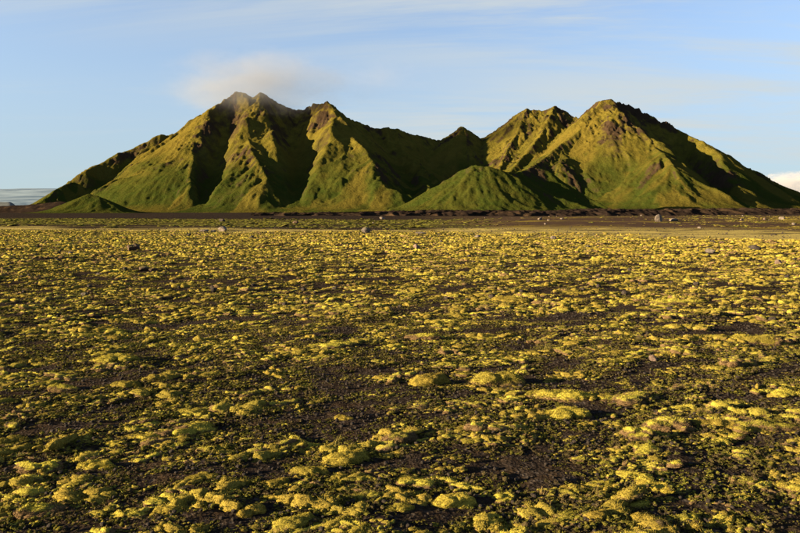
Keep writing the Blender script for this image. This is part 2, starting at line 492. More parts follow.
def build_mountains():
    ml = mat_mountain('mossy_mountain_slope', 270)
    mh = mat_mountain('green_hill_slope', 150, lush=0.55)
    massif('mountain_left', LEFT, (-1010, 230, 960, 1900), ml, seed=4, back=1560, valleys=LEFT_V)
    massif('mountain_right', RIGHT, (90, 1080, 960, 1900), ml, seed=23, back=1600, batches=20, valleys=RIGHT_V)
    massif('hill_middle', HILL, (-20, 380, 740, 1060), mh, cell=3.0, fine=1.6, seed=37, batches=10, per=4000, gully=2.4, flare=5, base=-3.2, craggy=0.7)
    massif('hill_left', MOUND, (-560, -360, 810, 980), mh, cell=2.5, fine=1.5, seed=41, batches=4, per=2500, gully=0.6, flare=3, base=-3.0, craggy=0.5)
    massif('dark_rise_left', DARKRISE, (-800, -400, 880, 1040), mat_lava(), cell=2.5, fine=1.8, seed=45, batches=3, per=2500, gully=1.5, flare=3, base=-3.0, craggy=0.8)

def mat_lava():
    m, nt, out = new_mat('dark_lava_rubble')
    pos = nt.add('ShaderNodeNewGeometry').outputs['Position']
    n = nt.noise(pos, 0.8, 6, 0.7); n2 = nt.noise(pos, 0.12, 4, 0.6)
    c = nt.mix(n, (0.005, 0.004, 0.0036), (0.022, 0.0155, 0.012))
    c = nt.mix(nt.ramp(n2, 0.52, 0.66, 0, 0.8), c, (0.036, 0.024, 0.014))
    surface(nt, out, c, 0.95, nt.bump(n, 0.9, 0.35), 0.0)
    return m

# ------------------------------------------------------------------ lava ridge across the right
def build_lava_ridge():
    t = np.linspace(0, 1, 900); v = np.linspace(-1, 1, 70)
    T, V = np.meshgrid(t, v)
    cx = -40 + 370 * T; cy = 170 + 130 * T
    width = 9 + 16 * T
    X = cx - 0.3 * V * width; Y = cy + V * width
    top = np.interp(t, [0, 0.1, 0.3, 0.52, 0.75, 1.0], [0.2, 0.9, 1.35, 1.9, 2.4, 3.0])[None]
    prof = np.clip(1 - np.abs(V) ** 3.5, 0, 1)
    rough = fbm(X / 4.2, Y / 4.2, 4, 71, 0.6, ridged=True)
    Z = -1.3 + (top + 1.3) * prof * (0.80 + 0.34 * fbm(X / 16, Y / 16, 3, 72)) + (rough - 0.55) * 1.5 * (0.25 + prof)
    Y = Y + (fbm(X / 5, V * 3, 3, 73) - 0.5) * 5
    o = mesh_obj('lava_ridge', np.stack([X, Y, Z], -1).reshape(-1, 3), grid_faces(70, 900), mat_lava(), smooth=False)
    o['kind'] = 'structure'

# ------------------------------------------------------------------ glacier and far hill
def build_far():
    m, nt, out = new_mat('glacier_ice_hazed')
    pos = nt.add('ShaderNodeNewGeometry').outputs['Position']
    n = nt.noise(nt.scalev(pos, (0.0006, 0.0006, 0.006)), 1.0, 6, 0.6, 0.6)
    c = nt.mix(nt.ramp(n, 0.35, 0.65), (0.022, 0.050, 0.092), (0.125, 0.175, 0.225))  # haze and shade over the far ice put into its blue-grey colour
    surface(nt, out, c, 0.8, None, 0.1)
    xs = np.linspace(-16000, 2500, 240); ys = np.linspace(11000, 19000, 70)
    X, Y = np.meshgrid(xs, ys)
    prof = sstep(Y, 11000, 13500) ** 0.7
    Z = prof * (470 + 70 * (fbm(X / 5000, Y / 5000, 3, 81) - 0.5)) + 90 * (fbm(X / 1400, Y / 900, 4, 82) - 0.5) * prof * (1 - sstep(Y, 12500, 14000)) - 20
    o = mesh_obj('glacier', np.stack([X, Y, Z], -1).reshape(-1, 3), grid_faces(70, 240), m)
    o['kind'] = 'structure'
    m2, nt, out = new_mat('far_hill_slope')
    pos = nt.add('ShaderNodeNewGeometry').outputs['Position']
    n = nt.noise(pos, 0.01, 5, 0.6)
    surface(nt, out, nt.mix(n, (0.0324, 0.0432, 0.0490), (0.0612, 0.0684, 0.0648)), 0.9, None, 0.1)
    xs = np.linspace(-3600, -1900, 170); ys = np.linspace(3900, 4900, 60)
    X, Y = np.meshgrid(xs, ys)
    r_ = 1 - sstep(X / Y, -0.625, -0.60)
    Z = 62 * r_ * (1 - np.abs((Y - 4400) / 500) ** 2) * (0.9 + 0.3 * fbm(X / 160, Y / 160, 4, 83)) - 12
    o = mesh_obj('far_hill', np.stack([X, Y, Z], -1).reshape(-1, 3), grid_faces(60, 170), m2)
    o['kind'] = 'structure'

# ------------------------------------------------------------------ moss
def mat_moss(name, hue, dead_add=0.0, tone=1.0):
    m, nt, out = new_mat(name)
    tc = nt.add('ShaderNodeTexCoord').outputs['Object']
    pos = nt.add('ShaderNodeNewGeometry').outputs['Position']
    rnd = nt.add('ShaderNodeObjectInfo').outputs['Random']
    up = nt.attr('up')                     # 0 at the rim of the cushion, 1 on its crown
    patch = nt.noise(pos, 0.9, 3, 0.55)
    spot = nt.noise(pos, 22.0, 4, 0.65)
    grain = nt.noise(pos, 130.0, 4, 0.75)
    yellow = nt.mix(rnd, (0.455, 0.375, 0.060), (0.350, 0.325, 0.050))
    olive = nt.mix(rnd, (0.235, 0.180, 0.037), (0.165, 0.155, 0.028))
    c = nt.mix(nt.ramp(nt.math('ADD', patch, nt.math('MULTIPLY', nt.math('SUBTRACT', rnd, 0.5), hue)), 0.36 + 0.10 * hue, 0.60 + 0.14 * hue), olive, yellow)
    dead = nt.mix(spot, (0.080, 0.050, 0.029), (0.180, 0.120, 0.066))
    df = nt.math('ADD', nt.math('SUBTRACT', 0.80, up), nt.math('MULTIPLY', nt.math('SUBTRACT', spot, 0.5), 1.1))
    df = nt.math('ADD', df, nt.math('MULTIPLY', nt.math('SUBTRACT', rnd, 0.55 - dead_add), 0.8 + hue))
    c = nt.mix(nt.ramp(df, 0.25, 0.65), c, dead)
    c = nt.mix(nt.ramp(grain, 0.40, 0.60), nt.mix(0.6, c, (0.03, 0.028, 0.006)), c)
    if tone < 1: c = nt.mix(1.0, c, (tone * 0.85, tone, tone), 'MULTIPLY')
    b = nt.bump(grain, 1.0, 0.012, nt.bump(spot, 0.7, 0.02))
    surface(nt, out, c, 1.0, b, 0.0)
    return m

_ICO = {}
def ico(sub):
    if sub not in _ICO:
        import bmesh
        bm = bmesh.new()
        bmesh.ops.create_icosphere(bm, subdivisions=sub, radius=1.0)
        v = np.array([x.co[:] for x in bm.verts]); f = np.array([[q.index for q in p.verts] for p in bm.faces])
        bm.free()
        _ICO[sub] = (v, f)
    return _ICO[sub]

def lumpy(v, off, amp, freq, octs=3):
    n = np.array([mnoise.fractal(Vector((p * freq + off).tolist()), 0.8, 2.1, octs) for p in v])
    return v * (1 + amp * n)[:, None]

def make_cushion(name, r, sub, lobes, mat, flat=0.42, amp=0.28, spikes=0, spread=0.55, aspect=1.6, lobe=0.34, sh=0.03, sw=0.005):
    """a moss cushion: several swollen lobes grown together, about one unit long, sitting on z = 0"""
    V, F, U = [], [], []
    n0 = 0
    for i in range(lobes):
        v, f = ico(sub)
        off = r.uniform(-50, 50, 3)
        v = lumpy(v, off, amp, 1.3)
        v = lumpy(v, off + 9, amp * 0.45, 4.5)
        if sub >= 4: v = lumpy(v, off + 19, amp * 0.30, 13.0, 2)
        size = lobe * r.uniform(0.5, 1.15)
        if i == 0: size = lobe * 1.06
        ang = r.uniform(0, 2 * math.pi); rad = 0 if i == 0 else spread * math.sqrt(r.uniform(0.1, 1))
        cx, cy = rad * math.cos(ang) * 0.8, rad * math.sin(ang) * 0.8 / aspect
        tilt = r.uniform(-0.2, 0.2)
        sc = np.array([size * r.uniform(0.95, 1.25), size / aspect * r.uniform(1.0, 1.3), size * flat * r.uniform(0.8, 1.2)])
        p = v * sc
        p[:, 2] += tilt * p[:, 0] * 0.4
        ztop = p[:, 2].max()
        u = np.clip(p[:, 2] / max(ztop, 1e-3), 0, 1)
        p[:, 0] += cx; p[:, 1] += cy
        keep = p[:, 2] > -0.35 * ztop
        fk = keep[f].all(1)
        V.append(p); F.append(f[fk] + n0); U.append(u)
        n0 += len(p)
        if spikes:
            tri = f[fk]
            pick = r.integers(0, len(tri), spikes)
            a = p[tri[pick]].mean(1)
            nrm = np.cross(p[tri[pick, 1]] - p[tri[pick, 0]], p[tri[pick, 2]] - p[tri[pick, 0]])
            nrm /= np.linalg.norm(nrm, axis=1)[:, None] + 1e-9
            side = np.cross(nrm, r.normal(size=(spikes, 3))); side /= np.linalg.norm(side, axis=1)[:, None] + 1e-9
            hgt = r.uniform(0.35 * sh, sh, spikes)[:, None]
            tip = a + nrm * hgt + r.normal(size=(spikes, 3)) * 0.3 * sh
            s_ = np.stack([a - side * sw, a + side * sw, tip], 1).reshape(-1, 3)
            V.append(s_); F.append(np.arange(spikes * 3).reshape(-1, 3) + n0)
            U.append(np.clip(s_[:, 2] / max(ztop, 1e-3), 0, 1)); n0 += spikes * 3
    return mesh_obj(name, np.concatenate(V), np.concatenate(F), mat, attrs={'up': np.concatenate(U)}, link=False)

def make_tuft(name, r, mat, n=26, spread=0.35, h=0.6):
    V, F = [], []
    for i in range(n):
        b = np.array([*r.normal(0, spread * 0.35, 2), -0.02]); a = r.uniform(0, 6.28)
        lean = np.array([math.cos(a), math.sin(a), 0]) * r.uniform(0.1, 0.9) * h
        ht = h * r.uniform(0.3, 1.0); w_ = 0.006 * r.uniform(0.7, 1.5)
        s = np.array([-math.sin(a), math.cos(a), 0]) * w_
        mid = b + lean * 0.4 + np.array([0, 0, ht * 0.7]); tip = b + lean + np.array([0, 0, ht])
        k = len(V)
        V += [b - s, b + s, mid + s * 0.8, mid - s * 0.8, tip]
        F += [[k, k + 1, k + 2], [k, k + 2, k + 3], [k + 3, k + 2, k + 4]]
    return mesh_obj(name, V, F, mat, link=False, attrs={'up': np.ones(len(V))})

def mat_straw():
    m, nt, out = new_mat('dry_grass')
    rnd = nt.add('ShaderNodeObjectInfo').outputs['Random']
    surface(nt, out, nt.mix(rnd, (0.15, 0.105, 0.042), (0.09, 0.08, 0.02)), 0.8, None, 0.1)
    return m

def mat_stone(name, a, b, moss=0.0):
    m, nt, out = new_mat(name)
    tc = nt.add('ShaderNodeTexCoord').outputs['Object']
    rnd = nt.add('ShaderNodeObjectInfo').outputs['Random']
    n = nt.noise(tc, 3.0, 6, 0.65); n2 = nt.noise(tc, 16.0, 4, 0.7)
    c = nt.mix(nt.ramp(n, 0.3, 0.7), a, b)
    c = nt.mix(nt.math('MULTIPLY', n2, 0.5), c, nt.mix(0.5, c, (0.03, 0.026, 0.024)))
    if moss:
        nz = nt.sep(nt.add('ShaderNodeNewGeometry').outputs['Normal'])[2]
        f = nt.math('MULTIPLY', nt.ramp(nt.math('ADD', nz, nt.math('MULTIPLY', nt.math('SUBTRACT', n, 0.5), 1.4)), 0.45, 0.8), moss)
        c = nt.mix(f, c, (0.07, 0.062, 0.015))
    surface(nt, out, c, 0.9, nt.bump(n2, 0.7, 0.04, nt.bump(n, 0.5, 0.08)), 0.15)
    return m

def make_rock(name, r, sub, mat, sx_=1.0, sy_=0.8, sz_=0.6, cuts=9, amp=0.12):
    """an angular stone: a ball cut by random flat faces and roughened, one unit wide, sitting on z = 0"""
    v, f = ico(sub)
    v = v.copy()
    for i in range(cuts):
        n = r.normal(size=3); n /= np.linalg.norm(n)
        d = r.uniform(0.55, 0.85)
        over = np.maximum(v @ n - d, 0)
        v -= over[:, None] * n
    v = lumpy(v, r.uniform(-40, 40, 3), amp, 1.6)
    v = lumpy(v, r.uniform(-40, 40, 3), amp * 0.4, 6)
    v *= np.array([sx_, sy_, sz_])
    ext = v[:, 0].max() - v[:, 0].min()
    v /= ext
    lo = v[:, 2].min(); hi = v[:, 2].max()
    v[:, 2] -= lo + 0.22 * (hi - lo)
    return mesh_obj(name, v, f, mat, link=False, smooth=False)

def scatter(name, label, cat, pts, rot, scl, idx, variants):
    lib = bpy.data.collections.new(name + '_pieces')
    for i, v in enumerate(variants):
        v.name = '%s_piece_%02d' % (name, i)
        lib.objects.link(v)
    me = bpy.data.meshes.new(name)
    me.vertices.add(len(pts)); me.vertices.foreach_set('co', np.asarray(pts, np.float32).ravel())
    for nm, ty, dat in (('rot', 'FLOAT_VECTOR', rot), ('scl', 'FLOAT_VECTOR', scl)):
        a = me.attributes.new(nm, ty, 'POINT'); a.data.foreach_set('vector', np.asarray(dat, np.float32).ravel())
    a = me.attributes.new('pick', 'INT', 'POINT'); a.data.foreach_set('value', np.asarray(idx, np.int32))
    o = bpy.data.objects.new(name, me); col.objects.link(o)
    g = bpy.data.node_groups.new(name + '_scatter', 'GeometryNodeTree')
    g.interface.new_socket('Geometry', in_out='INPUT', socket_type='NodeSocketGeometry')
    g.interface.new_socket('Geometry', in_out='OUTPUT', socket_type='NodeSocketGeometry')
    gi = g.nodes.new('NodeGroupInput'); go = g.nodes.new('NodeGroupOutput')
    ci = g.nodes.new('GeometryNodeCollectionInfo'); ci.inputs['Collection'].default_value = lib
    ci.inputs['Separate Children'].default_value = True; ci.inputs['Reset Children'].default_value = True
    ip = g.nodes.new('GeometryNodeInstanceOnPoints'); ip.inputs['Pick Instance'].default_value = True
    def na(nm, ty):
        n = g.nodes.new('GeometryNodeInputNamedAttribute'); n.data_type = ty; n.inputs[0].default_value = nm
        return n.outputs[0]
    er = g.nodes.new('FunctionNodeEulerToRotation')
    g.links.new(na('rot', 'FLOAT_VECTOR'), er.inputs[0])
    g.links.new(gi.outputs[0], ip.inputs['Points']); g.links.new(ci.outputs[0], ip.inputs['Instance'])
    g.links.new(na('pick', 'INT'), ip.inputs['Instance Index']); g.links.new(er.outputs[0], ip.inputs['Rotation'])
    g.links.new(na('scl', 'FLOAT_VECTOR'), ip.inputs['Scale']); g.links.new(ip.outputs[0], go.inputs[0])
    md = o.modifiers.new('scatter', 'NODES'); md.node_group = g
    o['kind'] = 'stuff'; o['label'] = label; o['category'] = cat
    return o

def fan(n, r0, r1, half=46.0):
    r = np.sqrt(rng.uniform(r0 * r0, r1 * r1, n)); a = np.radians(rng.uniform(-half, half, n))
    return r * np.sin(a), r * np.cos(a)

def cover(x, y):
    """where moss likes to grow: patches drawn out along the wind"""
    u = x * 0.96 + y * 0.26; v = -x * 0.26 + y * 0.96
    return 0.95 * fbm(u / 0.46, v / 0.21, 3, 31) + 0.05 * fbm(x / 5, y / 3, 2, 33)

def on_ground(px, py):
    """point of the ground seen at (px, py)"""
    Y = CAM_H * FPX / max(py - HORIZON, 0.5)
    for _ in range(8):
        p = at(px, py, Y)
        z = float(ground_z(np.array([p[0]]), np.array([Y]))[0])
        Y += (p[2] - z) / (CAM_H - z + 1e-6) * Y * 0.7
    p = at(px, py, Y)
    return p[0], Y, float(ground_z(np.array([p[0]]), np.array([Y]))[0])

# cushions one can point at in the photograph: x, y of the foot, width in pixels, lean of the long axis, label
BIG = [
    (455, 505, 50, 12, 'large humped yellow-green moss cushion with dark green lee side, nearest the camera'),
    (402, 512, 40, -8, 'rounded brown-sided moss cushion just left of the largest humped one'),
    (345, 466, 60, 4, 'broad lobed bright yellow moss cushion with green hollow in its middle'),
    (300, 485, 24, 10, 'small domed yellow moss cushion just below the broad lobed one'),
    (272, 487, 34, 8, 'brown-flanked domed moss cushion beside the small yellow dome'),
    (630, 405, 66, 6, 'long bright yellow moss bank, largest on the right'),
    (560, 402, 70, 4, 'wide yellow moss bank just left of the largest one on the right'),
    (566, 418, 50, 6, 'yellow moss cushion in front of the wide yellow bank'),
    (672, 432, 62, -16, 'long slanting yellow moss bank below the largest one on the right'),
    (640, 440, 40, -12, 'yellow moss ridge lying against the slanting moss bank'),
    (748, 486, 38, -8, 'smooth domed olive moss cushion alone on dark gravel by the right edge'),
    (660, 492, 40, -10, 'brown rounded moss cushion with yellow rim, right foreground'),
    (575, 490, 26, -8, 'small rounded olive moss cushion between bare dark patches'),
    (505, 503, 30, 8, 'small yellow moss cushion just right of the largest humped one'),
    (400, 444, 46, 4, 'yellow moss cushion with notched back above the broad lobed one'),
    (345, 420, 24, 0, 'small bright yellow moss button left of the notched cushion'),
    (112, 362, 44, 0, 'long bright yellow moss streak in the left middle distance'),
    (62, 392, 40, 6, 'bright yellow moss cushion beside grass, left middle distance'),
    (10, 442, 34, 8, 'yellow moss cushion cut by the left edge of the picture'),
    (40, 472, 46, 10, 'yellow moss cushion with green back, lower left'),
    (95, 470, 40, 14, 'tall lobed moss cushion right of the lower left one'),
    (40, 518, 60, 28, 'large slanting moss bank in the lower left corner'),
    (115, 447, 26, 8, 'yellow moss dome above the tall lobed one, left'),
    (190, 436, 56, 18, 'slanting drawn-out moss bank on the left side'),
    (760, 344, 52, -4, 'pale yellow long moss bank near the right edge'),
    (790, 396, 40, -2, 'yellow moss cushion touching the right edge'),
    (515, 302, 44, 2, 'long flat bright yellow moss patch in the middle distance'),
    (680, 305, 50, 0, 'long flat bright yellow moss patch right of the middle'),
    (770, 340, 26, -6, 'narrow yellow moss strip behind the pale long bank'),
    (200, 480, 34, 12, 'brown-sided moss cushion left of the middle foreground'),
    (250, 515, 36, 10, 'dull yellow moss hummock at the bottom left of middle'),
    (770, 432, 60, -10, 'wide olive moss bank by the right edge, above the smooth dome'),
    (720, 428, 44, -14, 'brown-flanked moss bank beside the wide olive one'),
    (600, 520, 34, 2, 'olive moss hummock at the bottom edge, right of middle'),
    (655, 525, 46, -4, 'yellow moss hummock at the bottom edge on the right'),
    (500, 385, 60, 2, 'yellow moss band crossing the middle of the field'),
    (430, 386, 50, 4, 'yellow moss band left of the one crossing the middle'),
    (330, 350, 56, 2, 'bright moss band across the middle distance'),
    (420, 340, 44, 0, 'yellow moss cushion right of the bright middle band'),
]

SHORT = ['largest humped cushion', 'rounded brown-sided cushion', 'broad lobed cushion', 'small domed yellow cushion', 'brown-flanked domed cushion',
         'largest yellow bank', 'wide yellow bank', 'cushion fronting the wide bank', 'slanting yellow bank', 'yellow moss ridge', 'smooth olive dome',
         'yellow-rimmed brown cushion', 'small olive cushion', 'small yellow cushion by the largest hump', 'notched yellow cushion', 'bright yellow button',
         'bright left streak', 'bright cushion by the grass', 'cushion at the left edge', 'green-backed lower left cushion', 'tall lobed left cushion',
         'corner moss bank', 'yellow dome at left', 'drawn-out left bank', 'pale bank by the right edge', 'cushion at the right edge', 'flat middle patch',
         'flat patch right of middle', 'narrow yellow strip', 'brown-sided left cushion', 'dull yellow bottom hummock', 'wide olive right bank',
         'brown-flanked right bank', 'olive bottom hummock', 'yellow bottom right hummock', 'band crossing the middle', 'band left of middle',
         'bright far band', 'cushion right of the bright band']

def build_moss():
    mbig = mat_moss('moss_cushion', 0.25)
    msmall = mat_moss('moss_small', 0.6)
    r = np.random.default_rng(12)
    heroes = [make_cushion('moss_cushion', r, 4, int(r.integers(3, 7)), mbig, spikes=3200, flat=r.uniform(0.44, 0.58), amp=0.26) for _ in range(9)]
    me_list = [h.data for h in heroes]
    for h in heroes: bpy.data.objects.remove(h)
    taken = []
    G = 'larger moss cushions on the gravel plain'
    def place(x, y, z, size, rz, height, label):
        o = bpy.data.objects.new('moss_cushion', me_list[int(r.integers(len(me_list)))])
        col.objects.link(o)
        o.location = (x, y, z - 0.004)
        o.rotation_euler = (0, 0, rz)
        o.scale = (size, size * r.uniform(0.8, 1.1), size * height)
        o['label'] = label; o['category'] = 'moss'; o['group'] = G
        taken.append((x, y, size * 0.45))
    for px, py, wpx, lean, label in BIG:
        x, y, z = on_ground(px, py)
        size = wpx / FPX * y * 1.0
        place(x, y + size * 0.18, z, size / 1.3, R(lean) + r.choice([0, math.pi]), r.uniform(0.95, 1.25) * min(1.0, (0.36 / size) ** 0.5), label)
    # further cushions, where the moss grows thick
    anchors = [(t[0], t[1], SHORT[k]) for k, t in enumerate(taken)]
    spots = []
    tries = 0
    while len(spots) < 190 and tries < 60000:
        tries += 1
        rr = 2.6 + 11 * r.random() ** 1.1; a = R(r.uniform(-34, 34))
        x, y = rr * math.sin(a), rr * math.cos(a)
        cv = float(cover(np.array([x]), np.array([y]))[0])
        if cv < 0.54: continue
        size = r.uniform(0.12, 0.24) * (0.8 + rr * 0.03)
        if any((x - q[0]) ** 2 + (y - q[1]) ** 2 < (q[2] + size * 0.40) ** 2 for q in taken): continue
        taken.append((x, y, size * 0.45))
        spots.append((x, y, size))
    rel = {}
    for x, y, size in spots:
        d, ax, ay, nm = min((math.hypot(x - q[0], y - q[1]), q[0], q[1], q[2]) for q in anchors)
        if abs(x - ax) > 0.8 * abs(y - ay): side = 'right of' if x > ax else 'left of'
        else: side = 'behind' if y > ay else 'in front of'
        rel.setdefault((nm, side), []).append((d, x, y, size))
    ORD = ['nearest', 'second nearest', 'third nearest', 'fourth nearest', 'fifth nearest', 'sixth nearest', 'seventh nearest', 'eighth nearest', 'ninth nearest', 'tenth nearest', 'eleventh nearest', 'twelfth nearest']
    for (nm, side), lst in rel.items():
        for k, (d, x, y, size) in enumerate(sorted(lst)[:12]):
            z = float(ground_z(np.array([x]), np.array([y]))[0])
            place(x, y, z, size, R(r.uniform(-25, 35)), r.uniform(0.65, 1.0), 'moss cushion %s %s the %s' % (ORD[k], side, nm))
            taken.pop()
    # everything smaller or farther: one mass
    small = [make_cushion('clump', r, 3, int(r.integers(3, 7)), msmall, spikes=240, flat=r.uniform(0.40, 0.55), amp=0.42, aspect=1.85, spread=0.95, lobe=0.27, sh=0.04, sw=0.008) for _ in range(8)]
    mcrumb = mat_moss('moss_crumb', 0.6, 0.30, 0.62)
    crumbs = [make_cushion('crumb', r, 1, int(r.integers(12, 19)), mcrumb, spikes=34, flat=1.0, amp=1.1, aspect=1.1, spread=1.1, lobe=0.12, sh=0.07, sw=0.020) for _ in range(8)]
    tufts = [make_tuft('tuft', r, mat_straw()) for _ in range(3)]
    dull = [make_cushion('mat', r, 2, 4, mat_moss('moss_dull', 0.5, 0.0, 0.42), flat=0.5, amp=0.4, aspect=1.6, spread=0.9) for _ in range(4)]
    variants = small + crumbs + tufts + dull
    P, Ro, Sc, Ix = [], [], [], []
    def lay(n, r0, r1, lo, hi, thr, soft, kinds, height=1.0, half=46, zone=None, wide=1.0):
        if n < 1:                          # n is a spacing: one clump to a cell, loosely
            g = np.arange(-r1, r1, n)
            x, y = np.meshgrid(g, np.arange(0.5, r1, n * 0.8))
            x = x.ravel(); y = y.ravel()
            x = x + rng.uniform(-0.5, 0.5, x.size) * n; y = y + rng.uniform(-0.5, 0.5, x.size) * n * 0.8
            q = np.hypot(x, y); ok = (q > r0) & (q < r1) & (np.abs(np.arctan2(x, y)) < R(half))
            x, y = x[ok], y[ok]; n = len(x)
        else:
            x, y = fan(n, r0, r1, half)
        clear = np.ones(n, bool)
        for bx, by, bs in ROCK_SPOTS:      # nothing grows into the boulders or right in front of them
            clear &= ~((np.abs(x - bx) < bs * 0.6) & (y > by - bs * 1.6) & (y < by + bs * 0.6))
        x, y = x[clear], y[clear]; n = len(x)
        cv = cover(x / wide, y / wide)
        keep = rng.random(n) < sstep(cv, thr - soft, thr + soft)
        if zone is None: keep &= GROUND_EDGE(x, y) < 43 + rng.normal(0, 2.0, n)
        else: keep &= rng.random(n) < zone(x, y)
        x, y, cv = x[keep], y[keep], cv[keep]
        k = len(x)
        s = lo + (hi - lo) * rng.random(k) ** 2.2
        s *= 0.7 + 0.9 * np.clip((cv - thr + 0.1) / 0.25, 0, 1)
        z = ground_z(x, y)
        P.append(np.stack([x, y, z - s * 0.03], -1))
        Ro.append(np.stack([rng.normal(0, 0.10, k), rng.normal(0, 0.10, k), np.where(rng.random(k) < 0.5, 0, math.pi) + rng.normal(0.12, 0.45, k)], -1))
        hs = s * height * rng.uniform(0.7, 1.25, k)
        Sc.append(np.stack([s, s * rng.uniform(0.8, 1.2, k), hs], -1))
        Ix.append(rng.choice(kinds, k))
    S_, C_, T_ = list(range(8)), list(range(8, 16)), list(range(16, 19))
    D_ = list(range(19, 23))
    lay(0.148, 0.3, 9, 0.05, 0.20, 0.475, 0.15, S_, 1.0, half=75)
    lay(0.080, 0.3, 9, 0.025, 0.08, 0.475, 0.20, S_, 1.0, half=75)
    lay(40000, 0.3, 9, 0.03, 0.10, 0.36, 0.20, C_, 0.8, half=75)
    lay(0.165, 9, 22, 0.06, 0.24, 0.475, 0.14, S_, 1.1)
    lay(26000, 9, 22, 0.06, 0.14, 0.42, 0.16, C_, 0.8)
    lay(0.235, 22, 58, 0.10, 0.34, 0.465, 0.09, S_, 1.2)
    lay(40000, 22, 58, 0.10, 0.18, 0.45, 0.10, C_, 0.8)
    lay(500, 1.8, 14, 0.05, 0.12, 0.47, 0.1, T_)
    left_flat = lambda x, y: sstep(GROUND_EDGE(x, y), 50, 56) * (1 - sstep(GROUND_EDGE(x, y), 85, 112)) * (1 - sstep(x / y, -0.02, 0.2))
    right_bank = lambda x, y: sstep(GROUND_EDGE(x, y), 62, 70) * (1 - sstep(y, 96, 110)) * sstep(x / y, 0.0, 0.15) * (0.10 + 0.90 * sstep(x / y, 0.40, 0.50))
    lay(30000, 46, 130, 0.20, 0.7, 0.50, 0.04, D_, 0.5, zone=left_flat, wide=5.0)
    lay(60000, 50, 130, 0.10, 0.36, 0.51, 0.05, S_ + D_ + D_, 0.5, zone=right_bank, wide=5.0)
    print('moss instances', sum(len(p) for p in P))
    scatter('moss', 'carpet of small yellow-green moss clumps covering the dark gravel plain', 'moss',
            np.concatenate(P), np.concatenate(Ro), np.concatenate(Sc), np.concatenate(Ix), variants)

# ------------------------------------------------------------------ stones
def build_gravel():
    r = np.random.default_rng(5)
    dark = mat_stone('gravel_stone', (0.012, 0.010, 0.009), (0.046, 0.036, 0.030))
    vs_ = [make_rock('pebble', r, 2, dark, 1, r.uniform(0.7, 1), r.uniform(0.5, 0.8), 7) for _ in range(6)]
    x, y = fan(40000, 0.3, 10, 75); s = 0.006 + 0.028 * rng.random(len(x)) ** 3
    x2, y2 = fan(5000, 10, 60); s2 = 0.03 + 0.10 * rng.random(len(x2)) ** 3
    x = np.concatenate([x, x2]); y = np.concatenate([y, y2]); s = np.concatenate([s, s2])
    k = len(x)
    scatter('gravel', 'small dark stones scattered between the moss clumps', 'gravel',
            np.stack([x, y, ground_z(x, y)], -1), np.stack([np.zeros(k), np.zeros(k), rng.uniform(0, 6.28, k)], -1),
            np.repeat(s[:, None], 3, 1), rng.integers(0, 6, k), vs_)

